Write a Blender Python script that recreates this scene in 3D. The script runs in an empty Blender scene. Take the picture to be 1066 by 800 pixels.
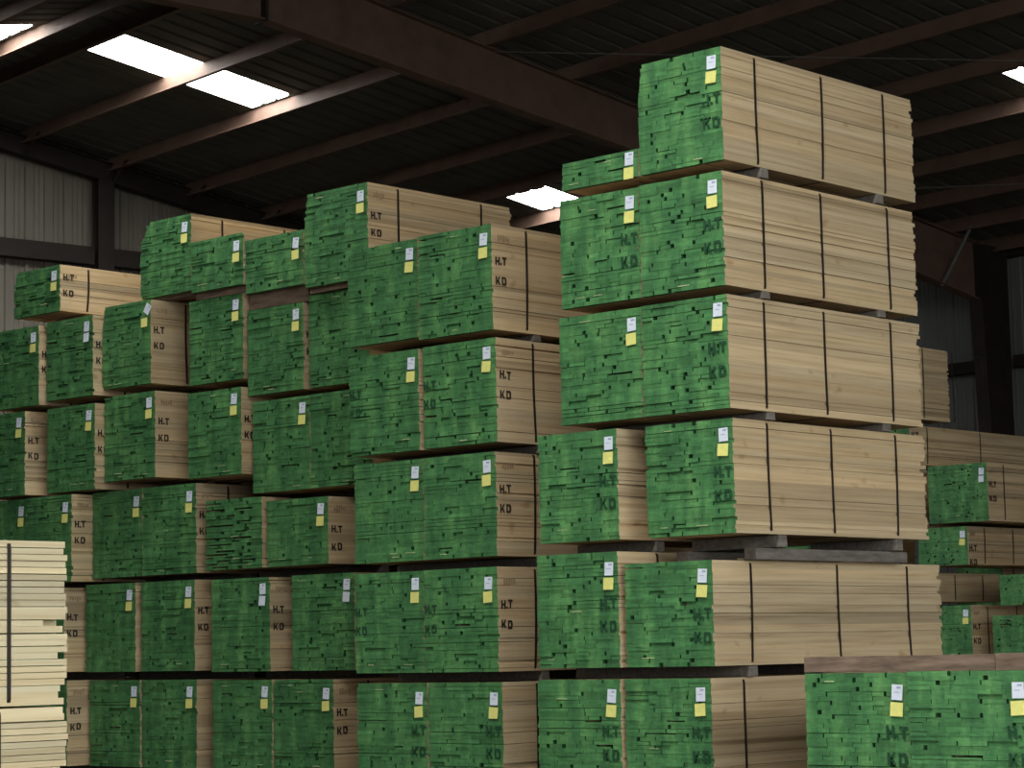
import bpy, math, random
from mathutils import Vector, Matrix

C = bpy.context.scene
COL = C.collection
H0 = 1.16                      # camera height above the floor

# ---------------------------------------------------------------- camera
def setup_camera():
    f, pitch, roll, yaw = 2440.59, math.radians(6.481), math.radians(1.180), math.radians(-42.609)
    c, s = math.cos(yaw), math.sin(yaw)
    xr = Vector((c, -s, 0)); fw = Vector((s, c, 0)); up = Vector((0, 0, 1))
    cp, sp = math.cos(pitch), math.sin(pitch)
    fwd = fw * cp + up * sp
    up2 = up * cp - fw * sp
    cr, sr = math.cos(roll), math.sin(roll)
    right = xr * cr - up2 * sr
    top = xr * sr + up2 * cr
    cam = bpy.data.cameras.new('camera')
    cam.sensor_width = 36.0
    cam.lens = f * 36.0 / 1066.0
    cam.clip_end = 300
    o = bpy.data.objects.new('camera', cam)
    M = Matrix((right, top, -fwd)).transposed().to_4x4()
    M.translation = Vector((0, 0, H0))
    o.matrix_world = M
    COL.objects.link(o)
    C.camera = o
setup_camera()

# ---------------------------------------------------------------- light
w = bpy.data.worlds.new('sky'); C.world = w; w.use_nodes = True
bg = w.node_tree.nodes['Background']
bg.inputs[0].default_value = (0.93, 0.98, 1.0, 1)
bg.inputs[1].default_value = 2.2
def daylight_portal():              # guides the sky light in through the bays left open in the added walls
    a = math.radians(82.6); u = Vector((math.cos(a), math.sin(a), 0)); v = Vector((-math.sin(a), math.cos(a), 0))
    l = bpy.data.lights.new('open_bay', 'AREA'); l.shape = 'RECTANGLE'; l.size = DOOR[1] - DOOR[0]; l.size_y = 7.2
    l.cycles.is_portal = True
    o = bpy.data.objects.new('open_bay_portal', l); COL.objects.link(o)
    z = -u; y = Vector((0, 0, 1)); x = y.cross(z)          # an area light shines along its -Z
    M_ = Matrix((x, y, z)).transposed().to_4x4(); M_.translation = u * .42 + v * (DOOR[0] + DOOR[1]) / 2 + Vector((0, 0, 3.65))
    o.matrix_world = M_
    l = bpy.data.lights.new('open_side_bay', 'AREA'); l.shape = 'RECTANGLE'; l.size = BAY[1] - BAY[0]; l.size_y = 7.4
    l.cycles.is_portal = True
    o = bpy.data.objects.new('open_side_bay_portal', l); COL.objects.link(o)
    z = -v; x = y.cross(z)
    M_ = Matrix((x, y, z)).transposed().to_4x4(); M_.translation = v * -7.97 + u * (BAY[0] + BAY[1]) / 2 + Vector((0, 0, 3.75))
    o.matrix_world = M_
DOOR = (-7.9, 1.4)  # span left open in the added near wall, set for the light
BAY = (1.0, 17.0)  # open span of the added right wall, likewise set for light
daylight_portal()
SKYLIGHT = 13.0
C.view_settings.view_transform = 'Standard'
C.view_settings.look = 'None'
C.view_settings.exposure = 1.32
C.view_settings.gamma = 1
C.view_settings.use_curve_mapping = False

# ---------------------------------------------------------------- materials
def srgb(r, g, b):
    f = lambda v: (v / 255 / 12.92) if v / 255 <= .04045 else ((v / 255 + .055) / 1.055) ** 2.4
    return (f(r), f(g), f(b), 1)

def new_mat(name, rough=.7, spec=.2):
    m = bpy.data.materials.new(name); m.use_nodes = True
    nt = m.node_tree; b = nt.nodes['Principled BSDF']
    b.inputs['Roughness'].default_value = rough
    b.inputs['Specular IOR Level'].default_value = spec
    return m, nt, b

def ramp(nt, fac, stops):
    r = nt.nodes.new('ShaderNodeValToRGB')
    while len(r.color_ramp.elements) < len(stops): r.color_ramp.elements.new(.5)
    for e, (p, c) in zip(r.color_ramp.elements, stops): e.position = p; e.color = c
    nt.links.new(fac, r.inputs[0]); return r.outputs[0]

def noise(nt, scale, stretch=(1, 1, 1), detail=3, rough=.5, coord='Object'):
    t = nt.nodes.new('ShaderNodeTexCoord'); mp = nt.nodes.new('ShaderNodeMapping')
    mp.inputs['Scale'].default_value = stretch
    oi = nt.nodes.new('ShaderNodeObjectInfo')
    add = nt.nodes.new('ShaderNodeVectorMath'); add.operation = 'ADD'
    mul = nt.nodes.new('ShaderNodeVectorMath'); mul.operation = 'SCALE'
    cmb = nt.nodes.new('ShaderNodeCombineXYZ')
    for i in range(3): nt.links.new(oi.outputs['Random'], cmb.inputs[i])
    mul.inputs['Scale'].default_value = 37.0
    nt.links.new(cmb.outputs[0], mul.inputs[0])
    nt.links.new(t.outputs[coord], add.inputs[0]); nt.links.new(mul.outputs[0], add.inputs[1])
    nt.links.new(add.outputs[0], mp.inputs[0])
    n = nt.nodes.new('ShaderNodeTexNoise'); n.inputs['Scale'].default_value = scale
    n.inputs['Detail'].default_value = detail; n.inputs['Roughness'].default_value = rough
    nt.links.new(mp.outputs[0], n.inputs['Vector']); return n.outputs[0]

def mult(nt, a, b, fac=1.0, mode='MULTIPLY'):
    m = nt.nodes.new('ShaderNodeMix'); m.data_type = 'RGBA'; m.blend_type = mode
    m.inputs[0].default_value = fac
    nt.links.new(a, m.inputs[6]); nt.links.new(b, m.inputs[7]); return m.outputs[2]

def tint(nt):
    a = nt.nodes.new('ShaderNodeAttribute'); a.attribute_name = 'tint'; return a.outputs['Color']

def mat_wood(name, light, mid, dark, sprayed=False):
    m, nt, b = new_mat(name, .75, .15)
    c = ramp(nt, noise(nt, 1.0, (9, .9, 38), 4, .6), [(.3, dark), (.5, mid), (.72, light)])
    k = ramp(nt, noise(nt, 1.0, (5, 5, 9), 1), [(.70, (1, 1, 1, 1)), (.80, (.78, .70, .6, 1))])
    c = mult(nt, c, k)
    c = mult(nt, c, tint(nt))
    if sprayed:   # end paint that ran a little way in between the boards
        tc = nt.nodes.new('ShaderNodeTexCoord'); sp = nt.nodes.new('ShaderNodeSeparateXYZ'); nt.links.new(tc.outputs['Object'], sp.inputs[0])
        a = nt.nodes.new('ShaderNodeMath'); a.operation = 'LESS_THAN'; a.inputs[1].default_value = .045; nt.links.new(sp.outputs['Y'], a.inputs[0])
        d = nt.nodes.new('ShaderNodeMath'); d.operation = 'LESS_THAN'; d.inputs[1].default_value = -.032; nt.links.new(sp.outputs['X'], d.inputs[0])
        e = nt.nodes.new('ShaderNodeMath'); e.operation = 'MULTIPLY'; nt.links.new(a.outputs[0], e.inputs[0]); nt.links.new(d.outputs[0], e.inputs[1])
        mx = nt.nodes.new('ShaderNodeMix'); mx.data_type = 'RGBA'; nt.links.new(e.outputs[0], mx.inputs[0]); nt.links.new(c, mx.inputs[6])
        mx.inputs[7].default_value = (.030, .105, .036, 1); c = mx.outputs[2]
    nt.links.new(c, b.inputs['Base Color']); return m

def mat_plain(name, c, var=.25, scale=6, stretch=(1, 1, 1), rough=.7, spec=.2):
    m, nt, b = new_mat(name, rough, spec)
    lo = tuple(v * (1 - var) for v in c[:3]) + (1,); hi = tuple(min(1, v * (1 + var)) for v in c[:3]) + (1,)
    col = ramp(nt, noise(nt, scale, stretch, 4, .6), [(.3, lo), (.7, hi)])
    nt.links.new(col, b.inputs['Base Color']); return m

M = {}
M['wood'] = mat_wood('kiln_dried_wood', (.56, .435, .265, 1), (.50, .375, .22, 1), (.40, .285, .16, 1), True)
M['plainwood'] = mat_wood('unpainted_wood', (.56, .435, .265, 1), (.50, .375, .22, 1), (.40, .285, .16, 1))
M['pale'] = mat_wood('fresh_pale_wood', (.64, .555, .37, 1), (.59, .50, .315, 1), (.51, .415, .25, 1))
# green end paint: brushed on, thicker and thinner in upright sweeps
m, nt, b = new_mat('green_end_paint', .6, .25)
c1 = ramp(nt, noise(nt, 1.0, (9, 1, 2.2), 3, .6), [(.28, (.052, .155, .062, 1)), (.5, (.076, .225, .080, 1)), (.75, (.150, .350, .116, 1))])
c2 = ramp(nt, noise(nt, 1.0, (18, 1, 70), 3, .6), [(.3, (.78, .80, .80, 1)), (.7, (1.22, 1.18, 1.15, 1))])
nt.links.new(mult(nt, mult(nt, c1, c2), tint(nt)), b.inputs['Base Color']); M['green'] = m
M['bare'] = mat_plain('bare_splinter', (.55, .60, .32, 1), .2)
M['strap'] = mat_plain('dark_steel_strap', (.020, .014, .010, 1), .2, 20, rough=.45, spec=.4)
M['white'] = mat_plain('white_card', (.80, .84, .93, 1), .04, 30)
M['yellow'] = mat_plain('yellow_card', (.86, .82, .25, 1), .06, 30)
M['print'] = mat_plain('card_print', (.42, .47, .62, 1), .1, 30)
M['ink'] = mat_plain('stencil_ink', (.030, .024, .018, 1), .3, 60)
M['inkgreen'] = mat_plain('stencil_ink_on_paint', (.022, .078, .034, 1), .35, 60)
M['stamp'] = mat_plain('faint_grade_stamp', (.30, .21, .12, 1), .3, 70)
M['timber'] = mat_plain('weathered_timber', (.155, .135, .115, 1), .35, 5, (6, 1, 6))
M['redtimber'] = mat_plain('reddish_timber', (.20, .138, .10, 1), .45, 3, (1.2, 8, 8))
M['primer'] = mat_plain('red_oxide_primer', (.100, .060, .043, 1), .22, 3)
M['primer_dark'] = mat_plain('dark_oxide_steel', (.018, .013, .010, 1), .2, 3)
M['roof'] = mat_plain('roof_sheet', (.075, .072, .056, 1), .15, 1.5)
M['gable'] = mat_plain('gable_sheet', (.125, .110, .088, 1), .14, 2.0, (1, 1, .3))
M['side'] = mat_plain('side_sheet', (.115, .12, .112, 1), .14, 2.0, (1, 1, .3))
M['concrete'] = mat_plain('concrete_floor', (.11, .10, .088, 1), .2, .8)
M['galv'] = mat_plain('galvanised_steel', (.10, .10, .09, 1), .15, 8)
m, nt, b = new_mat('skylight_sheet', .5, .2)
b.inputs['Base Color'].default_value = (.85, .9, .9, 1)
b.inputs['Emission Color'].default_value = (.97, 1.0, .99, 1)
b.inputs['Emission Strength'].default_value = SKYLIGHT
M['skylight'] = m

# ---------------------------------------------------------------- mesh helpers
class MB:
    def __init__(s): s.v = []; s.f = []; s.m = []; s.t = []
    def quad(s, pts, mi=0, t=1.0):
        n = len(s.v); s.v += [tuple(p) for p in pts]; s.f.append(tuple(range(n, n + len(pts)))); s.m.append(mi); s.t.append(t)
    def box(s, a, b, mi=0, t=1.0, front=None):
        x0, y0, z0 = a; x1, y1, z1 = b; n = len(s.v)
        s.v += [(x0, y0, z0), (x1, y0, z0), (x1, y1, z0), (x0, y1, z0), (x0, y0, z1), (x1, y0, z1), (x1, y1, z1), (x0, y1, z1)]
        F = [(0, 3, 2, 1), (4, 5, 6, 7), (0, 1, 5, 4), (1, 2, 6, 5), (2, 3, 7, 6), (3, 0, 4, 7)]
        for i, q in enumerate(F):
            s.f.append(tuple(n + k for k in q)); s.m.append(front[0] if (front is not None and i == 2) else mi)
            s.t.append(front[1] if (front is not None and i == 2) else t)
    def hexa(s, P, mi=0, t=1.0):     # 8 points, bottom ring then top ring
        n = len(s.v); s.v += [tuple(p) for p in P]
        for q in [(0, 3, 2, 1), (4, 5, 6, 7), (0, 1, 5, 4), (1, 2, 6, 5), (2, 3, 7, 6), (3, 0, 4, 7)]:
            s.f.append(tuple(n + k for k in q)); s.m.append(mi); s.t.append(t)
    def tube(s, a, b, r, mi=0, n=8):
        a = Vector(a); b = Vector(b); d = (b - a).normalized()
        u = d.cross(Vector((0, 0, 1)) if abs(d.z) < .9 else Vector((1, 0, 0))).normalized(); w = d.cross(u)
        k = len(s.v)
        for p in (a, b):
            for i in range(n):
                q = p + r * (math.cos(2 * math.pi * i / n) * u + math.sin(2 * math.pi * i / n) * w); s.v.append(tuple(q))
        for i in range(n):
            j = (i + 1) % n; s.f.append((k + i, k + j, k + n + j, k + n + i)); s.m.append(mi); s.t.append(1)
        s.f.append(tuple(k + i for i in reversed(range(n)))); s.m.append(mi); s.t.append(1)
        s.f.append(tuple(k + n + i for i in range(n))); s.m.append(mi); s.t.append(1)
    def build(s, name, mats, parent=None, loc=None):
        me = bpy.data.meshes.new(name); me.from_pydata(s.v, [], s.f)
        for m in (mats if isinstance(mats, (list, tuple)) else [mats]): me.materials.append(m)
        me.polygons.foreach_set('material_index', s.m)
        at = me.color_attributes.new('tint', 'FLOAT_COLOR', 'CORNER')
        buf = []
        for f, t in zip(s.f, s.t):
            t3 = t if isinstance(t, tuple) else (t, t, t)
            buf += list(t3 + (1.0,)) * len(f)
        at.data.foreach_set('color', buf)
        me.update()
        o = bpy.data.objects.new(name, me); COL.objects.link(o)
        if parent is not None: o.parent = parent
        if loc is not None: o.location = loc
        return o

def tag(o, label=None, cat=None, group=None, kind=None):
    if label: o['label'] = label
    if cat: o['category'] = cat
    if group: o['group'] = group
    if kind: o['kind'] = kind
    return o

def thing(name, label, cat, loc, group=None):
    o = bpy.data.objects.new(name, None); COL.objects.link(o); o.location = loc
    o.empty_display_size = .1
    return tag(o, label, cat, group)

# ---------------------------------------------------------------- the building
BA = math.radians(82.6)
U = Vector((math.cos(BA), math.sin(BA), 0)); V = Vector((-math.sin(BA), math.cos(BA), 0))
HP = 11.5 + H0                      # height of the purlin undersides carried back to s = 0
SL = 1 / 6.0
PD = .24                            # purlin depth
SR = 16.25                          # ridge
SW = 31.1                           # side wall
VG, VM = 34.15, 24.15               # gable frame, main frame
V0 = -8.0
def under(s):                       # underside of the purlins
    return HP - SL * s if s >= SR else HP - SL * SR - SL * (SR - s)
def B(s, v, z): return U * s + V * v + Vector((0, 0, z))
def bbox(mb, s0, s1, v0, v1, z0, z1, mi=0):
    mb.hexa([B(s0, v0, z0), B(s1, v0, z0), B(s1, v1, z0), B(s0, v1, z0), B(s0, v0, z1), B(s1, v0, z1), B(s1, v1, z1), B(s0, v1, z1)], mi)

# floor
mb = MB(); mb.box((-70, -50, -.2), (50, 70, 0))
tag(mb.build('floor', M['concrete']), kind='structure')

# roof sheet with ribs running up the slope; skylight bays are left open for their own sheets
RIB = .36
SKY = [  # (v0, v1, s0, s1) : translucent sheets
    (28.88, 29.93, 16.86, 19.85),
    (28.95, 30.05, 13.8, 15.72),
    (28.60, 29.62, 24.95, 25.75),
    (18.45, 19.50, 24.95, 25.75),
    (28.88, 29.93, 10.5, 13.5),  # this and the next two: unseen sheets added to light the packs
    (18.45, 19.50, 9.6, 12.0),
    (8.45, 9.50, 2.0, 8.5),
]
def sheet_z(s): return under(s) + PD
def roof_strip(mb, va, vb, s0, s1, zoff=0):
    # one flat strip between two v values, with rib at va
    for (a, b_, dz) in ((va, va + .03, 1), (va + .03, va + .07, 2), (va + .07, va + .10, 3), (va + .10, vb, 0)):
        z1 = {0: (0, 0), 1: (0, .035), 2: (.035, .035), 3: (.035, 0)}[dz]
        mb.quad([B(s0, a, sheet_z(s0) + z1[0] + zoff), B(s0, b_, sheet_z(s0) + z1[1] + zoff), B(s1, b_, sheet_z(s1) + z1[1] + zoff), B(s1, a, sheet_z(s1) + z1[0] + zoff)])
mb = MB()
v = V0
while v < VG + .3:
    vb = v + RIB
    segs = [(.2, SR), (SR, SW + .3)]
    for (a, b_, s0, s1) in SKY:
        if v + .18 > a and v + .18 < b_:
            ns = []
            for (p, q) in segs:
                if s0 >= p and s1 <= q: ns += [(p, s0), (s1, q)]
                else: ns.append((p, q))
            segs = ns
    for (p, q) in segs:
        if q - p > .01: roof_strip(mb, v, vb, p, q)
    v = vb
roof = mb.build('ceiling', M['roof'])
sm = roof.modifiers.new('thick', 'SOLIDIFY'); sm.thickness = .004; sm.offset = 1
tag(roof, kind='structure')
def sky_bounds(a, b_):
    vs = []; v = V0
    while v < VG + .3:
        if v + .18 > a and v + .18 < b_: vs += [v, v + RIB]
        v += RIB
    return min(vs), max(vs)
skl = ['long translucent skylight sheet in the roof left of the main rafter, beyond the ridge',
       'translucent skylight sheet at the ridge, cut by the picture left edge',
       'translucent skylight sheet low in the roof above the centre stack',
       'translucent skylight sheet in the roof right of the tallest stack',
       'unseen skylight sheet added for light in the near roof slope, above the left stacks',
       'unseen skylight sheet added for light in the near roof slope, above the right stacks',
       'unseen skylight sheet added for light in the near roof slope, nearest the open bay']
for (a, b_, s0, s1), lab in zip(SKY, skl):
    va, vb = sky_bounds(a, b_); mb = MB(); v = va
    while v < vb - .01:
        roof_strip(mb, v, v + RIB, s0 - .03, s1 + .03, .006); v += RIB
    tag(mb.build('skylight', M['skylight']), lab, 'skylight', 'skylights in the roof')

# gable wall (far left) and side wall (far right), trapezoid ribbed sheets
def wall_profile(step=RIB):
    return [(0, 0), (.08, 0), (.085, .018), (.105, .018), (.11, 0), (.17, 0), (.175, .018), (.195, .018), (.20, 0), (.262, 0), (.275, .045), (.33, .045), (.343, 0), (step, 0)]
mb = MB(); s = .5
while s < SW:
    pr = wall_profile()
    for (a, da), (b_, db) in zip(pr[:-1], pr[1:]):
        sa, sb = s + a, s + b_
        mb.quad([B(sa, VG + .26 - da, 0), B(sb, VG + .26 - db, 0), B(sb, VG + .26 - db, sheet_z(sb) - .002), B(sa, VG + .26 - da, sheet_z(sa) - .002)])
    s += RIB
o = mb.build('wall_left', M['gable']); tag(o, kind='structure')
# unseen wall added along the near eave to limit daylight, with an opening left
mb = MB(); v = DOOR[1]
while v < VG + .2:
    pr = wall_profile()
    for (a, da), (b_, db) in zip(pr[:-1], pr[1:]):
        mb.quad([B(.4 + da, v + a, 0), B(.4 + db, v + b_, 0), B(.4 + db, v + b_, sheet_z(.4)), B(.4 + da, v + a, sheet_z(.4))])
    v += RIB
tag(mb.build('wall_front_added', M['gable']), kind='structure')
mb = MB(); s = .4  # unseen right end wall, added to limit daylight, one side bay open
while s < SW:
    if BAY[0] < s < BAY[1]: s += RIB; continue
    for (a, da), (b_, db) in zip(pr[:-1], pr[1:]):
        mb.quad([B(s + a, V0 + da, 0), B(s + b_, V0 + db, 0), B(s + b_, V0 + db, sheet_z(s + b_)), B(s + a, V0 + da, sheet_z(s + a))])
    s += RIB
tag(mb.build('wall_right_added', M['gable']), kind='structure')
mb = MB(); v = V0
while v < VG + .2:
    pr = wall_profile()
    for (a, da), (b_, db) in zip(pr[:-1], pr[1:]):
        va, vb = v + a, v + b_
        mb.quad([B(SW + .03 - da * .45, va, 0), B(SW + .03 - db * .45, vb, 0), B(SW + .03 - db * .45, vb, sheet_z(SW) + .0), B(SW + .03 - da * .45, va, sheet_z(SW) + .0)])
    v += RIB
o = mb.build('wall_back', M['side']); tag(o, kind='structure')

# purlins: Z sections with a web, two flanges and a lip
def purlin(s, va, vb, label):
    mb = MB(); z = under(s); t = .006; fl = .075
    sg = 1 if s > SR else -1
    sl = lambda d: -SL * abs(d) if True else 0
    bbox(mb, s - t / 2, s + t / 2, va, vb, z, z + PD - .006)
    bbox(mb, s - fl, s, va, vb, z, z + t)
    bbox(mb, s, s + fl, va, vb, z + PD - .02, z + PD - .014)
    bbox(mb, s - fl - t, s - fl, va, vb, z, z + .022)
    o = mb.build('roof_purlin', M['primer'])
    tag(o, label, 'roof purlin', 'steel purlins under the roof')
PS = [14.6, 15.85, 16.62, 18.28, 19.91, 21.45, 23.0, 24.4, 25.8, 27.15, 28.4, 29.6, 30.75]
pn = ['first', 'second', 'third', 'fourth', 'fifth', 'sixth', 'seventh', 'eighth', 'ninth', 'tenth', 'eleventh', 'twelfth', 'thirteenth']
for i, s in enumerate(PS):
    purlin(s, VM, VG + .15, 'red-brown steel purlin left of the main rafter, %s down from the ridge end' % pn[i])
    purlin(s, V0, VM, 'red-brown steel purlin right of the main rafter, %s down from the ridge end' % pn[i])

# main rafter: tapered welded I section with apex plate, running into the far column
def rafter(v, pts, label, mat, web=.012, fw=.11, ft=.016, col=True):
    t = thing('roof_rafter', label, 'rafter', B(SR, v, 0))
    off = t.location
    mb = MB()
    def hx(P): mb.hexa([p - off for p in P])
    for (sa, da), (sb, db) in zip(pts[:-1], pts[1:]):
        if (sa - SR) * (sb - SR) < 0: continue
        za, zb = under(sa), under(sb)
        hx([B(sa, v - web, za - da), B(sb, v - web, zb - db), B(sb, v + web, zb - db), B(sa, v + web, za - da),
            B(sa, v - web, za), B(sb, v - web, zb), B(sb, v + web, zb), B(sa, v + web, za)])
    mb.build('web', mat, t)
    for nm, top in (('top_flange', True), ('bottom_flange', False)):
        mb = MB()
        for (sa, da), (sb, db) in zip(pts[:-1], pts[1:]):
            za, zb = (under(sa) - ft, under(sb) - ft) if top else (under(sa) - da - ft, under(sb) - db - ft)
            mb.hexa([p - off for p in (B(sa, v - fw, za), B(sb, v - fw, zb), B(sb, v + fw, zb), B(sa, v + fw, za),
                B(sa, v - fw, za + ft), B(sb, v - fw, zb + ft), B(sb, v + fw, zb + ft), B(sa, v + fw, za + ft))])
        mb.build(nm, mat, t)
    return t, off
DP = [(.6, .9), (9, .55), (14.2, .45), (SR, .80), (22.4, .66), (30.15, .93)]
rt, off = rafter(VM, DP, 'deep red-brown steel roof rafter crossing above the lumber stacks', M['primer'])
# apex end plates and bolts
mb = MB()
z = under(SR)
bx = lambda s0, s1, v0, v1, z0, z1: mb.hexa([p - off for p in (B(s0, v0, z0), B(s1, v0, z0), B(s1, v1, z0), B(s0, v1, z0), B(s0, v0, z1), B(s1, v0, z1), B(s1, v1, z1), B(s0, v1, z1))])
bx(SR - .02, SR + .02, VM - .12, VM + .12, z - .84, z - .02)
for dz in (.1, .3, .55, .75):
    for dv in (-.07, .07): bx(SR - .05, SR + .05, VM + dv - .016, VM + dv + .016, z - dz - .016, z - dz + .016)
mb.build('apex_plate', M['primer_dark'], rt)
# splice further down
mb = MB(); sp = 22.9; z = under(sp)
bx(sp - .012, sp + .012, VM - .11, VM + .11, z - .68, z)
mb.build('splice_plate', M['primer'], rt)

# far column of the main frame (tapered), foot wider at the knee
ct = thing('steel_column', 'dark brown tapered steel column against the back wall', 'column', B(30.6, VM, 0))
off = ct.location
mb = MB()
zt = under(30.2)
P8 = lambda s0b, s1b, s0t, s1t, v0, v1, z0, z1: [p - off for p in (B(s0b, v0, z0), B(s1b, v0, z0), B(s1b, v1, z0), B(s0b, v1, z0), B(s0t, v0, z1), B(s1t, v0, z1), B(s1t, v1, z1), B(s0t, v1, z1))]
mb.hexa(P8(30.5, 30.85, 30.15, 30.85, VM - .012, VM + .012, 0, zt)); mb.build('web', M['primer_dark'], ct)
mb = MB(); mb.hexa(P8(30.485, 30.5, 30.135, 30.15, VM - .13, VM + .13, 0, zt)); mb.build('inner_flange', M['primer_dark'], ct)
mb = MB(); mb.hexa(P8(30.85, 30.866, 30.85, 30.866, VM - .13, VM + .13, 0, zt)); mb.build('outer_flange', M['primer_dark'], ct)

# gable end frame: rafter under the purlins, wind column, girts
mb = MB()
for sa, sb in ((.6, SR), (SR, 30.9)):
    for (v0, v1, lo, hi) in ((VG - .02, VG + .02, -.20, .10), (VG - .1, VG + .1, -.215, -.20), (VG - .1, VG + .1, .10, .115)):
        za, zb = under(sa), under(sb)
        mb.hexa([B(sa, v0, za + lo), B(sb, v0, zb + lo), B(sb, v1, zb + lo), B(sa, v1, za + lo), B(sa, v0, za + hi), B(sb, v0, zb + hi), B(sb, v1, zb + hi), B(sa, v1, za + hi)])
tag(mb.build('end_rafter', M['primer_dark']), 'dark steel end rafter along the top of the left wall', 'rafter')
mb = MB(); zt = under(19.75) - .2
for (s0, s1, v0, v1) in ((19.60, 19.90, VG - .10, VG - .085), (19.60, 19.90, VG + .10, VG + .115), (19.74, 19.76, VG - .1, VG + .1)):
    bbox(mb, s0, s1, v0, v1, 0, zt)
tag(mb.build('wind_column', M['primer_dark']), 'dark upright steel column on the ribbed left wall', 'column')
def girt(mb, s0, s1, v0, v1, z0, z1):
    bbox(mb, s0, s1, v0, v1, z0, z1)
for z, (s0, s1), lab in ((6.72 + H0, (4, 19.58), 'dark horizontal girt on the left wall, left of its column'), (6.72 + H0, (19.92, 30.5), 'dark horizontal girt on the left wall, right of its column'),
                         ):
    mb = MB(); bbox(mb, s0, s1, VG + .0, VG + .008, z - .16, z + .14); bbox(mb, s0, s1, VG, VG + .2, z + .13, z + .14); bbox(mb, s0, s1, VG, VG + .2, z - .16, z - .15)
    tag(mb.build('wall_girt', M['primer_dark']), lab, 'girt', 'girts on the walls')
for (v0, v1), lab in (((VM + .14, VG), 'dark horizontal girt on the back wall, left of the brown column'), ((V0, VM - .14), 'dark horizontal girt on the back wall, right of the brown column')):
    mb = MB(); z = 4.55 + H0
    bbox(mb, SW - .2, SW - .19, v0, v1, z - .10, z + .10); bbox(mb, SW - .2, SW - .02, v0, v1, z + .09, z + .10); bbox(mb, SW - .2, SW - .02, v0, v1, z - .10, z - .09)
    tag(mb.build('wall_girt', M['primer_dark']), lab, 'girt', 'girts on the walls')
# eave strut above the back wall
mb = MB(); ze = under(SW)
bbox(mb, SW - .2, SW - .19, V0 + .1, VG - .1, ze - .02, ze + .2); bbox(mb, SW - .2, SW - .02, V0 + .1, VG - .1, ze - .02, ze - .01)
tag(mb.build('eave_strut', M['primer_dark']), 'dark steel eave strut along the top of the back wall', 'strut')
# flange braces from the purlin ends down to the end rafter
for i, s in enumerate(PS[2:8]):
    mb = MB(); mb.tube(B(s - .02, VG - .52, under(s) + .10), B(s - .02, VG - .06, under(s) - .20), .022)
    tag(mb.build('flange_brace', M['primer_dark']), 'short diagonal brace under the end of the %s purlin on the left wall' % pn[i + 2], 'brace', 'braces at the purlin ends')
# knee brace by the far column
mb = MB(); mb.tube(B(29.58, VM - .45, under(29.6) + .05), B(29.3, VM - .03, under(29.3) - .93), .028)
tag(mb.build('knee_brace', M['galv']), 'thin slanting brace hanging beside the top of the back column', 'brace')
# bracing cables under the roof, right of the main rafter
for a, b_, lab in (((20.0, VM - .04, under(20.0) - .03), (25.6, 16.5, under(25.6) - .03), 'thin bracing cable passing behind the top of the tallest stack'),
                   ((27.0, VM - .04, under(27.0) - .03), (29.4, 18.5, under(29.4) - .03), 'thin bracing cable low under the roof right of the tallest stack')):
    mb = MB(); mb.tube(B(*a), B(*b_), .007, n=6)
    tag(mb.build('bracing_cable', M['galv']), lab, 'cable', 'bracing cables')

# ---------------------------------------------------------------- lumber packs
L0 = 2.47
LET = {  # strokes in a 1 x 1 cell : quads
    'H': [((0, 0), (.27, 0), (.27, 1), (0, 1)), ((.6, 0), (.87, 0), (.87, 1), (.6, 1)), ((.27, .4), (.6, .4), (.6, .62), (.27, .62))],
    '.': [((.05, 0), (.33, 0), (.33, .24), (.05, .24))],
    'T': [((0, .76), (.85, .76), (.85, 1), (0, 1)), ((.3, 0), (.56, 0), (.56, .76), (.3, .76))],
    'K': [((0, 0), (.27, 0), (.27, 1), (0, 1)), ((.27, .38), (.42, .30), (.9, 1), (.62, 1)), ((.36, .52), (.64, 0), (.94, 0), (.52, .66))],
    'D': [((0, 0), (.25, 0), (.25, 1), (0, 1)), ((.25, .78), (.6, .78), (.75, 1), (.25, 1)), ((.25, 0), (.75, 0), (.6, .22), (.25, .22)),
          ((.6, .22), (.75, 0), (.92, .25), (.92, .75), (.75, 1), (.6, .78))],
}
def lettering(parent, side, x, y, z, h, wd, mat, rnd, lead=.082):
    """two stencilled lines; side 's' = on the long side, 'f' = on the end"""
    cw = wd / 2.3
    for txt, zz in (('H.T', z), ('KD', z - h - lead)):
        mb = MB(); cx = 0
        for ch in txt:
            adv = {'.': .42, 'H': .95, 'T': .95, 'K': 1.22, 'D': 1.0}[ch] * cw
            sl = .03 * rnd.uniform(-1, 1); dz = rnd.uniform(-.004, .004)
            for q in LET[ch]:
                pts = []
                for (a, b_) in q:
                    p = cx + a * cw + sl * h * b_; r = zz - h + b_ * h + dz
                    pts.append((x, y + p, r) if side == 's' else (x + p, y, r))
                off = (.0015, 0, 0) if side == 's' else (0, -.0015, 0)
                P2 = [tuple(c + o for c, o in zip(p, off)) for p in pts]
                mb.quad(P2)
                n = len(pts)
                for i in range(n): mb.quad([pts[i], pts[(i + 1) % n], P2[(i + 1) % n], P2[i]])
            cx += adv
        mb.build('stencil_lettering', mat, parent)

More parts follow.
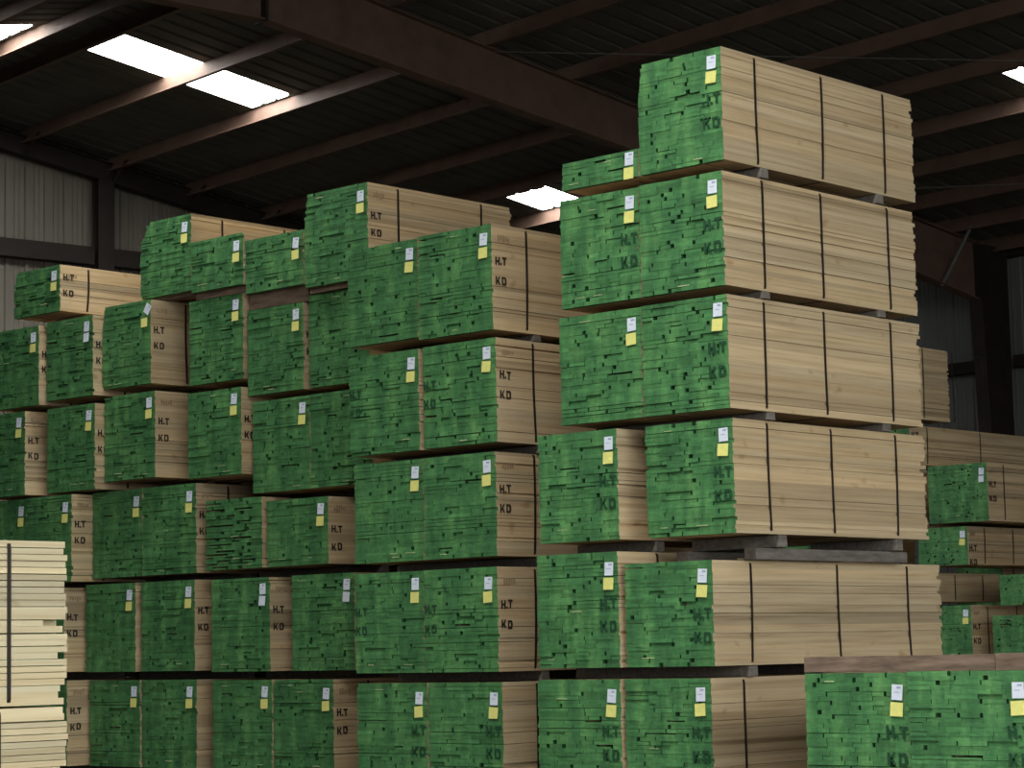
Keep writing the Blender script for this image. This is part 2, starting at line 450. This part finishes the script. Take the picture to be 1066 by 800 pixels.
def strap_mesh(W, Hh, y, rnd, lean=None):
    mb = MB(); e = .001; r = .04; wd = .011; t = .004
    lean = rnd.uniform(-.02, .02) if lean is None else lean
    pts = []
    for cx, cz, a0 in ((e - r, Hh + e - r, 0), (-W - e + r, Hh + e - r, 90), (-W - e + r, -e + r, 180), (e - r, -e + r, 270)):
        for k in range(4):
            a = math.radians(a0 + 30 * k); pts.append((cx + r * math.cos(a), cz + r * math.sin(a)))
    # points down the long side for a slight bow
    n = len(pts); ring = []
    for i in range(n):
        x, z = pts[i]; ring.append((x, y + lean * (z / Hh - .5), z, pts[i]))
        if i == n - 1:
            for k in (.25, .5, .75):
                zz = pts[i][1] + (pts[0][1] - pts[i][1]) * k
                ring.append((e, y + lean * (zz / Hh - .5) + lean * .5 * math.sin(math.pi * k), zz, None))
    cx, cz = -W / 2, Hh / 2
    N = len(ring); vs = []
    for (x, yy, z, _) in ring:
        # outward direction by nearest side
        dx = 1 if x > -.04 else (-1 if x < -W + .04 else 0); dz = 1 if z > Hh - .04 else (-1 if z < .04 else 0)
        l = math.hypot(dx, dz) or 1; dx /= l; dz /= l
        vs.append([(x, yy - wd, z), (x, yy + wd, z), (x + dx * t, yy + wd, z + dz * t), (x + dx * t, yy - wd, z + dz * t)])
    for i in range(N):
        a = vs[i]; b_ = vs[(i + 1) % N]
        for k in range(4): mb.quad([a[k], a[(k + 1) % 4], b_[(k + 1) % 4], b_[k]])
    return mb

def board_mesh(W, Hh, L, rnd, mi=(0, 1), gappy=0, slump=0, short=0, t=.0292):
    """random-width boards laid flat in layers; ends painted green"""
    mb = MB()
    n = max(3, round(Hh / t)); t = Hh / n
    for k in range(n):
        z0 = k * t; x = 0
        top = k / (n - 1)
        inset = rnd.uniform(0, .0025)
        if rnd.random() < .12: inset += rnd.uniform(.004, .012)
        lgap = rnd.uniform(.002, .005) if rnd.random() < (.13 if mi[1] else .8) else 0
        if k == 0 or rnd.random() < .45: ltv = max(.78, min(1.15, rnd.gauss(1.0, .085))) * (.76 if rnd.random() < .10 else 1); lwarm = rnd.uniform(-.03, .035)
        if short and rnd.random() < .04: inset += .03
        ls = slump * max(0, top - .72) / .28 * rnd.uniform(.6, 1.0) if slump else 0
        lefti = rnd.uniform(0, .010) + ls
        right = -inset; left = -W + lefti
        x = right; first = True
        while x > left + .001:
            bw = rnd.choice((.09, .11, .13, .15, .17, .2, .24)) * rnd.uniform(.9, 1.1)
            g = rnd.uniform(.001, .003)
            r = rnd.random()
            if r < .26 + .2 * gappy: g = rnd.choice((.008, .014, .022, .034)) * rnd.uniform(.8, 1.25) * (1 + .8 * gappy)
            xa = x - bw
            last = xa - left < .08
            if last: xa = left
            y0 = rnd.uniform(-.004, .004)
            r = rnd.random()
            if r < .05: y0 += rnd.uniform(.008, .02)
            elif r < .065: y0 -= rnd.uniform(.004, .010)
            gy = 0
            slot = rnd.uniform(.007, .016) if rnd.random() < (.012 + .42 * gappy) and not first else 0
            y1 = L + rnd.uniform(-.022, .010) - (rnd.uniform(.02, .05) if rnd.random() < .12 else 0)
            if short and first and rnd.random() < short: y1 -= rnd.uniform(.12, .2)
            thin = .0002 + (rnd.uniform(.0015, .004) if rnd.random() < (.05 + .3 * gappy) else 0) + lgap + slot
            tv, warm = ltv, lwarm
            tn = (tv * (1 + warm), tv, tv * (1 - 1.5 * warm))
            tg = rnd.gauss(1.0, .10); tg = max(.7, min(1.35, tg))
            mb.box((xa + (0 if last else 0), y0, z0), (x, y1, z0 + t - thin), mi[0], tn, front=(mi[1], tg))
            first = False
            x = xa - g
    # bare slivers where a splinter lifted the paint
    for k in range(rnd.choice((0, 1, 1, 2, 3))):
        zz = t * rnd.choice((1, 1, 2, 2, 3, n - 2, rnd.randint(3, n - 2))); xx = -rnd.uniform(.1, W - .15)
        if mi[1] == 1: mb.box((xx - rnd.uniform(.05, .11), -.006, zz + .004), (xx, 0, zz + .004 + rnd.uniform(.004, .007)), 2, 1)
    return mb

def card(parent, name, mat, cx, cz, w, h, rot, y=-.0135, pr=False, flap=0):
    mb = MB(); c, s = math.cos(rot), math.sin(rot)
    def R(x, z, yy): return (cx + c * x - s * z, yy, cz + s * x + c * z)
    a, b_ = w / 2, h / 2
    yt = y - flap
    P = [R(-a, -b_, yt), R(a, -b_, yt), R(a, -b_, yt + .0012), R(-a, -b_, yt + .0012), R(-a, b_, y), R(a, b_, y), R(a, b_, y + .0012), R(-a, b_, y + .0012)]
    mb.hexa(P)
    if pr:
        for (x0, x1, z0, z1) in ((-.05, .35, .24, .38), (-.3, .2, -.02, .03)):
            q = [R(x0 * w, z0 * h, 0), R(x1 * w, z0 * h, 0), R(x1 * w, z1 * h, 0), R(x0 * w, z1 * h, 0)]
            f = lambda p, zl: (p[0], yt + (y - yt) * (zl + .5) - .0006, p[2])
            mb.quad([f(q[0], z0), f(q[1], z0), f(q[2], z1), f(q[3], z1)], 1)
    mb.build(name, [mat, M['print']], parent)

def pack(X, Y, W, zt, Hh, label, L=L0, straps=None, text='', cards='wy', wood='wood', seed=0, gappy=0, slump=0, short=0,
         green=True, toff=(0, 0), crot=0, th=.066, tz=None, group='strapped lumber packs', twd=.135, stamp=True):
    rnd = random.Random(seed)
    zb = zt - Hh
    t = thing('lumber_pack', label, 'lumber pack', (X, Y, zb + H0), group)
    bm = board_mesh(W, Hh, L, rnd, gappy=gappy, slump=slump, short=short, mi=(0, 1) if green else (0, 0), t=.0292 if green else .034)
    bm.build('boards', [M[wood], M['green'], M['bare']], t)
    for y in (straps if straps is not None else (.42 + rnd.uniform(-.03, .03), 1.22, 2.05)):
        strap_mesh(W, Hh, y, rnd).build('strap', M['strap'], t)
    if cards:
        cx = -.088 + toff[0] + rnd.uniform(-.008, .008); cz = Hh - (.115 if Hh > .3 else .062) + toff[1] + rnd.uniform(-.012, .012)
        cw = .082
        r1 = rnd.uniform(-.06, .06) + crot; r2 = rnd.uniform(-.07, .07)
        card(t, 'white_card', M['white'], cx + (.008 if not crot else .05), cz + (0 if not crot else .02), cw, .098, r1, pr=True, flap=.004)
        card(t, 'yellow_card' if cards[1] == 'y' else 'white_card', M['yellow' if cards[1] == 'y' else 'white'], cx, cz - .108, .095 if cards[1] == 'y' else .085, .088, r2, flap=.006)
    for k in text:
        z = Hh - (.26 if tz is None else tz)
        if k == 's':
            lettering(t, 's', .004, .035, z, th, twd, M['ink'], rnd, lead=.082 * th / .06)
            if stamp:   # faint smudged grade stamp above the letters
                mb = MB()
                for i in range(5): mb.box((.003, .07 + i * .028, Hh - .13 + rnd.uniform(-.012, .012)), (.0035, .088 + i * .028, Hh - .09 + rnd.uniform(-.012, .012)))
                mb.build('grade_stamp', M['stamp'], t)
        if k == 'r': lettering(t, 'f', -.172, -.011, z - .075, .080, .165, M['inkgreen'], rnd, lead=.09)
        if k == 'l': lettering(t, 'f', -W + .02, -.011, z - .02, .07, .14, M['inkgreen'], rnd, lead=.085)
    return t

Q = {'A26':(-9.984,13.134,0.780,4.274,0.832),'A16':(-10.779,13.146,0.758,3.656,0.199),'A25':(-9.996,13.121,0.772,3.365,0.818),'A15':(-10.779,13.133,0.778,3.374,0.833),'A24':(-10.013,13.157,0.793,2.487,0.818),'A14':(-10.818,13.170,0.802,2.479,0.807),'A23':(-10.041,13.215,0.807,1.598,0.802),'A13':(-11.053,13.144,0.786,1.612,0.827),'A22':(-10.213,13.151,0.811,0.606,0.743),'A12':(-11.068,13.136,0.803,0.703,0.847),'A21':(-10.258,13.156,0.795,-0.215,0.828),'A11':(-11.076,13.138,0.815,-0.236,0.828),'C25':(-12.465,13.346,0.826,3.362,0.849),'C15':(-13.329,13.388,0.840,3.352,0.809),'C24':(-12.473,13.380,0.813,2.454,0.821),'C14':(-13.348,13.397,0.825,2.451,0.830),'C23':(-12.512,13.396,0.806,1.558,0.826),'C13':(-13.349,13.425,0.807,1.553,0.814),'C22':(-12.514,13.388,0.810,0.655,0.814),'C12':(-13.347,13.413,0.803,0.648,0.817),'C21':(-12.467,13.372,0.812,-0.240,0.828),'C11':(-13.306,13.392,0.816,-0.251,0.828),'D26':(-14.758,14.205,0.834,4.154,0.853),'D16':(-15.649,14.243,0.808,3.854,0.503),'D15':(-15.715,14.293,0.775,3.198,0.812),'D25':(-14.852,14.300,0.799,3.247,0.835),'D14':(-15.642,14.293,0.788,2.334,0.851),'D24':(-14.831,14.284,0.799,2.338,0.843),'D13':(-16.210,14.210,0.799,1.448,0.653),'D23':(-15.312,14.200,0.823,1.396,0.597),'D12':(-16.090,14.192,0.820,0.714,0.859),'D22':(-14.986,14.198,0.820,0.701,0.844),'D11':(-16.087,14.206,0.836,-0.225,0.828),'D21':(-15.276,14.205,0.800,-0.218,0.828),'E16':(-17.241,14.246,0.778,4.230,0.748),'E26':(-16.468,14.232,0.761,3.938,0.488),'E15':(-17.724,14.137,0.760,3.442,0.814),'E25':(-16.538,14.282,0.784,3.378,0.807),'E14':(-17.662,14.139,0.790,2.549,0.832),'E24':(-16.512,14.231,0.775,2.487,0.811),'E13':(-17.970,14.227,0.786,1.629,0.843),'E23':(-17.150,14.216,0.808,1.630,0.847),'E12':(-18.078,14.224,0.784,0.728,0.856),'E22':(-17.194,14.229,0.803,0.721,0.853),'E11':(-18.023,14.236,0.798,-0.210,0.828),'E21':(-17.185,14.237,0.818,-0.215,0.828),'G26':(-18.991,14.006,0.777,3.930,0.467),'G15':(-19.306,13.978,0.799,3.349,0.804),'G25':(-18.496,14.036,0.766,3.372,0.797),'G14':(-19.480,13.939,0.799,2.496,0.850),'G24':(-18.464,14.033,0.781,2.487,0.836),'G13':(-19.534,14.000,0.799,1.616,0.828),'G23':(-18.768,13.982,0.754,1.611,0.853),'G22':(-18.934,14.014,0.799,0.703,0.826),'G21':(-18.880,14.014,0.799,-0.207,0.828),'G12':(-19.745,14.014,0.799,0.703,0.826),'G11':(-19.745,14.014,0.799,-0.207,0.828)}
LEN = {'A22': 2.95, 'D26': 1.87}
STR = {'A26':(.4,1.22,2.05),'A25':(.47,1.2,2.09),'A24':(.43,1.18,2.06),'A23':(.41,1.2,2.05),'A22':(.44,1.53,2.48),'A21':(.38,1.2,2.05),'D26':(.38,1.47),
       'C25':(.4,1.2,2.05),'C24':(.44,1.2,2.05),'C23':(.44,1.2,2.05),'G26':(.34,1.2,2.05),'E15':(.44,1.2,2.05),'E16':(.39,1.2,2.05),'E23':(.39,1.2,2.05)}
TXT = {}
for k in 'A26 A25 A15 A24 A23 A13 A22 A12 A21 A11 C21 C11'.split(): TXT[k] = 'r'
for k in 'C25 C23'.split(): TXT[k] = 's'
for k in 'C24 C22'.split(): TXT[k] = 'sl'
for k in 'C14 C12'.split(): TXT[k] = 'l'
for k in 'G26 G25 G24 G14 G15 G23 G22 G21 E15 E14 E24 E23 E22 D26 D15 D23 D12 D21'.split(): TXT[k] = TXT.get(k, '') + 's'
CARDS = {k: 'wy' for k in Q}
for k in 'D25 D24 D13 G22 G21 G12 G11'.split(): CARDS[k] = ''
for k in 'G25 D12 D22'.split(): CARDS[k] = 'ww'

# the same bottoms for neighbours of one level, so that they share their bolsters
for cgrp in 'ACDEG':
    for lv in range(1, 7):
        ks = [cgrp + c + str(lv) for c in '12' if cgrp + c + str(lv) in Q]
        if len(ks) == 2:
            bo = [Q[k][3] - Q[k][4] for k in ks]
            if abs(bo[0] - bo[1]) < .028:
                m_ = sum(bo) / 2
                for k in ks: X, Y, W, zt, h = Q[k]; Q[k] = (X, Y, W, zt, zt - m_)
            to = [Q[k][3] for k in ks]
            if abs(to[0] - to[1]) < .022:
                m_ = sum(to) / 2
                for k in ks: X, Y, W, zt, h = Q[k]; Q[k] = (X, Y, W, m_, m_ - (zt - h))

WH = {'A2': 'in the tallest stack', 'A1': 'directly left of the tallest stack',
      'C2': 'in the right column of the centre stack', 'C1': 'in the left column of the centre stack',
      'D2': 'in the column touching the centre stack', 'D1': 'in the fifth column from the left',
      'E2': 'in the fourth column from the left', 'E1': 'in the third column from the left',
      'G2': 'in the second column from the left', 'G1': 'in the leftmost column'}
ORD = ['topmost', 'second', 'third', 'fourth', 'fifth', 'sixth']
SPEC = {'A16': 'thin remnant pack of green-ended boards beside the topmost pack of the tallest stack',
        'A22': 'longer, lower strapped lumber pack fifth from the top of the tallest stack',
        'D16': 'half-height lumber pack left of the full pack above the centre stack',
        'D26': 'full-height lumber pack standing highest above the centre stack left edge',
        'D13': 'loose green-ended lumber pack with wide dark gaps between its boards',
        'E16': 'round-shouldered green-ended lumber pack topmost in the third column from the left',
        'E26': 'half-height green-ended lumber pack topmost in the fourth column from the left',
        'E15': 'lumber pack with its white card hanging askew over the corner',
        'G26': 'half-height strapped lumber pack on top of the two leftmost columns'}
if 1:
    for i, (k, (X, Y, W, zt, h)) in enumerate(sorted(Q.items())):
        col = k[:2]; lv = int(k[2]); levels = sorted((int(q[2]) for q in Q if q[:2] == col), reverse=True)
        rank = levels.index(lv)
        lab = SPEC.get(k) or 'green-ended lumber pack, %s from the top %s' % (ORD[rank], WH[col])
        if rank == 0 and k not in SPEC: lab = 'green-ended lumber pack, topmost %s' % WH[col]
        if rank == len(levels) - 1: lab = 'green-ended lumber pack, lowest %s' % WH[col]
        pack(X, Y, W, zt, h, lab, L=LEN.get(k, L0), straps=STR.get(k), text=TXT.get(k, ''), cards=CARDS[k], seed=100 + i,
             gappy=.9 if k == 'D13' else 0, slump=.16 if k in ('E16',) else (.05 if k in ('C15', 'A26', 'D26', 'G26', 'E15') else 0),
             crot=-.6 if k == 'E15' else 0, tz=.09 if k == 'G26' else None, stamp=k not in ('E22', 'E24', 'D15', 'G15', 'G25'))

# bolsters between the levels: timbers lying across under the packs
SN = {'A': 'tallest stack', 'C': 'centre stack', 'D': 'stack left of centre', 'E': 'third and fourth columns', 'G': 'two leftmost columns'}
def timber(x0, x1, y, z0, z1, label, mat='timber', d=.09, name='timber_bolster', ends=.0, seed=0, group='timber bolsters between packs'):
    rnd = random.Random(seed); mb = MB(); n = 5
    prev = None
    rows = []
    for i in range(n + 1):
        x = x0 + (x1 - x0) * i / n; j = rnd.uniform(-.004, .004)
        rows.append([(x, y - d / 2 + j, z0), (x, y + d / 2 + j, z0), (x, y + d / 2 + j - .004, z1), (x, y - d / 2 + j + .004, z1)])
    for a, b_ in zip(rows[:-1], rows[1:]):
        for k in range(4): mb.quad([a[k], b_[k], b_[(k + 1) % 4], a[(k + 1) % 4]])
    mb.quad(rows[0]); mb.quad(rows[-1][::-1])
    cx = (x0 + x1) / 2
    mb.v = [(p[0] - cx, p[1] - y, p[2] - z0) for p in mb.v]
    o = mb.build(name, M[mat], loc=(cx, y, z0 + H0))
    return tag(o, label, 'timber', group)
sd = 0
for g in 'ACDEG':
    for lv in range(1, 7):
        ks = [g + c + str(lv) for c in '12' if g + c + str(lv) in Q]
        if not ks: continue
        def below(k):
            X, Y, W, zt, h = Q[k]; z = -H0
            for q, (x2, y2, w2, z2, h2) in Q.items():
                if int(q[2]) == lv - 1 and q[0] == g and min(X, x2) - max(X - W, x2 - w2) > .1: z = max(z, z2)
            return z
        spans = []
        tops = [below(k) for k in ks]; bots = [Q[k][3] - Q[k][4] for k in ks]
        if len(ks) == 2 and abs(tops[0] - tops[1]) < .004 and abs(bots[0] - bots[1]) < .004:
            spans.append((min(Q[k][0] - Q[k][2] for k in ks), max(Q[k][0] for k in ks), tops[0], bots[0], Q[ks[0]][1], 'packs', ''))
        else:
            for k, tp, bo in zip(ks, tops, bots):
                spans.append((Q[k][0] - Q[k][2], Q[k][0], tp, bo, Q[k][1], 'pack', {'1': 'left ', '2': 'right '}[k[1]]))
        for (x0, x1, z0, z1, Y, pl, lr) in spans:
            ys = {'A': (.46, 1.95), 'C': (.52, 1.95)}.get(g, (.7, 1.95))
            red = lv == 6 and g in 'DE'
            if red: ys = (.10, 1.95)
            if g == 'A' and lv == 3 and lr == 'right ':
                # the longer pack below is lower: lengthwise timbers fill the difference
                for x, w_ in ((-10.10, 'nearest the open side'), (-10.72, 'under its left part')):
                    mb = MB(); mb.box((-.05, 0, .004), (.05, 1.95, z1 - .095 - z0 - .004))
                    tag(mb.build('timber_runner', M['timber'], loc=(x - .05, Y + .3, z0 + .001 + H0)), 'lengthwise grey timber on the long low pack, %s' % w_, 'timber')
                z0 = z1 - .095
                ys = (.55, 2.05)
            if z1 - z0 < .008: continue
            for y in ys:
                sd += 1
                lvl = ORD[6 - lv] if g != 'G' else ORD[6 - lv]
                nm = {6: 'uppermost', 5: 'fifth-level', 4: 'fourth-level', 3: 'third-level', 2: 'second-level', 1: 'floor-level'}[lv]
                timber(x0 + .01, x1 - .004 + (.012 if g == 'A' else 0), Y + y, z0 + .005, z1 - .006, '%s timber under the %s %s%s of the %s' % ('front' if y == ys[0] else 'rear', nm, lr, pl, SN[g]),
                       'redtimber' if (red and y == ys[0]) else 'timber', seed=sd)

# loose offcuts lying on the long low pack
for (x, y, l, w_, a, lab) in ((-10.30, 13.62, .42, .09, .05, 'loose pale offcut board on the long low pack, nearest its straps'), (-10.34, 14.55, .30, .07, -.04, 'short loose offcut board further along the long low pack')):
    mb = MB(); mb.box((-w_ / 2, 0, 0), (w_ / 2, l, .022))
    o = mb.build('loose_board', M['pale'], loc=(x, y, .606 + H0 + .001)); o.rotation_euler = (0, 0, a); tag(o, lab, 'board')

# packs in front on the right, with reddish timbers across their tops
pack(-8.35, 12.74, .806, -.193, .83, 'bright green-ended lumber pack in front of the tallest stack foot, left of two', text='r', seed=301)
pack(-7.44, 12.70, .895, -.185, .838, 'bright green-ended lumber pack cut by the picture right edge, right of two', text='r', seed=302)
timber(-9.16, -7.72, 12.80, -.184, -.085, 'long weathered reddish timber across the two front right packs', 'redtimber', d=.1, seed=91)
timber(-7.715, -6.30, 12.80, -.184, -.080, 'reddish timber end at the right edge above the front right packs', 'redtimber', d=.1, seed=92)
for i, (x0, x1) in enumerate(((-9.14, -8.36), (-8.32, -7.46))):
    for y in (.4, 1.9): timber(x0, x1, 12.74 + y, -H0, -1.026, '%s floor timber under the %s front right pack' % ('front' if y < 1 else 'rear', ('left', 'right')[i]), seed=95 + i)

# pale packs in front on the left
pack(-10.0, 4.95, .80, .61, .84, 'pale unpainted lumber pack with short boards, upper at the lower left', wood='pale', text='', cards='', green=False, seed=401, short=.09, straps=(.4, 1.2, 2.11))
pack(-10.0, 4.95, .80, -.242, .84, 'pale unpainted lumber pack at the lower left, beneath another', wood='pale', text='', cards='', green=False, seed=402, short=.12, straps=(.4, 1.2, 2.05))
for y in (.4, 1.9): timber(-10.79, -10.01, 4.95 + y, -H0, -1.088, '%s floor timber under the pale packs' % ('front' if y < 1 else 'rear'), seed=98)

# unseen packs added left of the pale ones; they shade the lower packs
proto = pack(-11.3, 4.7, .80, -.25, .84, 'unseen lumber pack in the light-blocking row added left of the pale packs', seed=777, group='unseen packs added left of the pale packs')
kids = list(proto.children)
for cx in range(8):
    for lv in range(5):
        if cx == 0 and lv == 0: continue
        r_ = proto.copy(); COL.objects.link(r_); r_.location = (-11.3 - .9 * cx, 4.7, .07 + .91 * lv)
        for c_ in kids:
            d_ = c_.copy(); COL.objects.link(d_); d_.parent = r_
proto.location.z = .07
for lv in range(5):
    z0 = -H0 + .91 * lv
    for y in (.4, 1.9):
        timber(-18.4, -11.31, 4.7 + y, z0 + (.006 if lv else .001), z0 + .064, 'long timber under the unseen row added left of the pale packs', seed=600 + lv, group='timbers under the unseen row added left of the pale packs')

# packs behind, seen right of the tallest stack
BY = 28.7
def bpack(X, W, zt, h, label, **kw): return pack(X, kw.pop('Y', BY), W, zt, h, label, seed=int(500 + 37 * X + 91 * zt), group='lumber packs behind', **kw)
bpack(-17.37, .98, 2.49, .82, 'dark green-ended pack with two white cards, highest right of the tallest stack', cards='ww', text='s', twd=.2, th=.085)
bpack(-17.73, .82, 1.61, .54, 'dark green-ended pack behind the foot of the tallest stack, below the two-card pack', cards='wy', text='s', L=3.2, twd=.2, th=.085)
bpack(-18.28, .50, .97, .41, 'bare brown low pack side behind the end of the long low pack', cards='', L=1.76, straps=(.5, 1.25))
bpack(-17.72, .82, .50, .78, 'dark green-ended pack just past the end of the long low pack', cards='wy', text='s', twd=.2, th=.085)
bpack(-17.72, .82, -.34, .74, 'hidden lowest pack behind the end of the long low pack', cards='')
bpack(-18.62, .80, 3.12, .57, 'long brown lumber pack side above the two-card pack', cards='', text='s', L=3.9, straps=(.45, 1.9, 3.3), twd=.2, th=.085, tz=.1)
bpack(-18.62, .80, 4.28, 1.06, 'tall dim lumber pack end behind the right edge of the tallest stack', cards='', L=1.1)
bpack(-18.62, .80, 2.48, .84, 'long pack side just behind the two-card pack', cards='', L=3.6, straps=(.45, 1.8, 3.1))
for i in range(3):
    bpack(-18.62, .80, 1.58 - .90 * i, .84, 'lumber pack hidden behind the two-card pack, %s down' % ('first', 'second', 'lowest')[i], cards='', Y=31.1, L=1.4, straps=(.3, 1.1))
bpack(-20.2, .80, 1.59, .84, 'ragged-ended lumber pack glimpsed under the tallest stack above the long low pack', cards='', Y=BY)
bpack(-20.2, .80, .68, .84, 'lumber pack hidden below the ragged-ended one', cards='')
bpack(-20.2, .80, -.23, .84, 'lowest lumber pack hidden below the ragged-ended one', cards='')
bpack(-16.43, .82, .90, .42, 'dark green-ended low pack at the right edge with a white card', cards='ww')
bpack(-16.53, .86, .34, .78, 'green-ended pack at the right edge above the reddish timber', cards='')
bpack(-16.53, .86, -.50, .60, 'hidden lowest pack at the right edge', cards='')
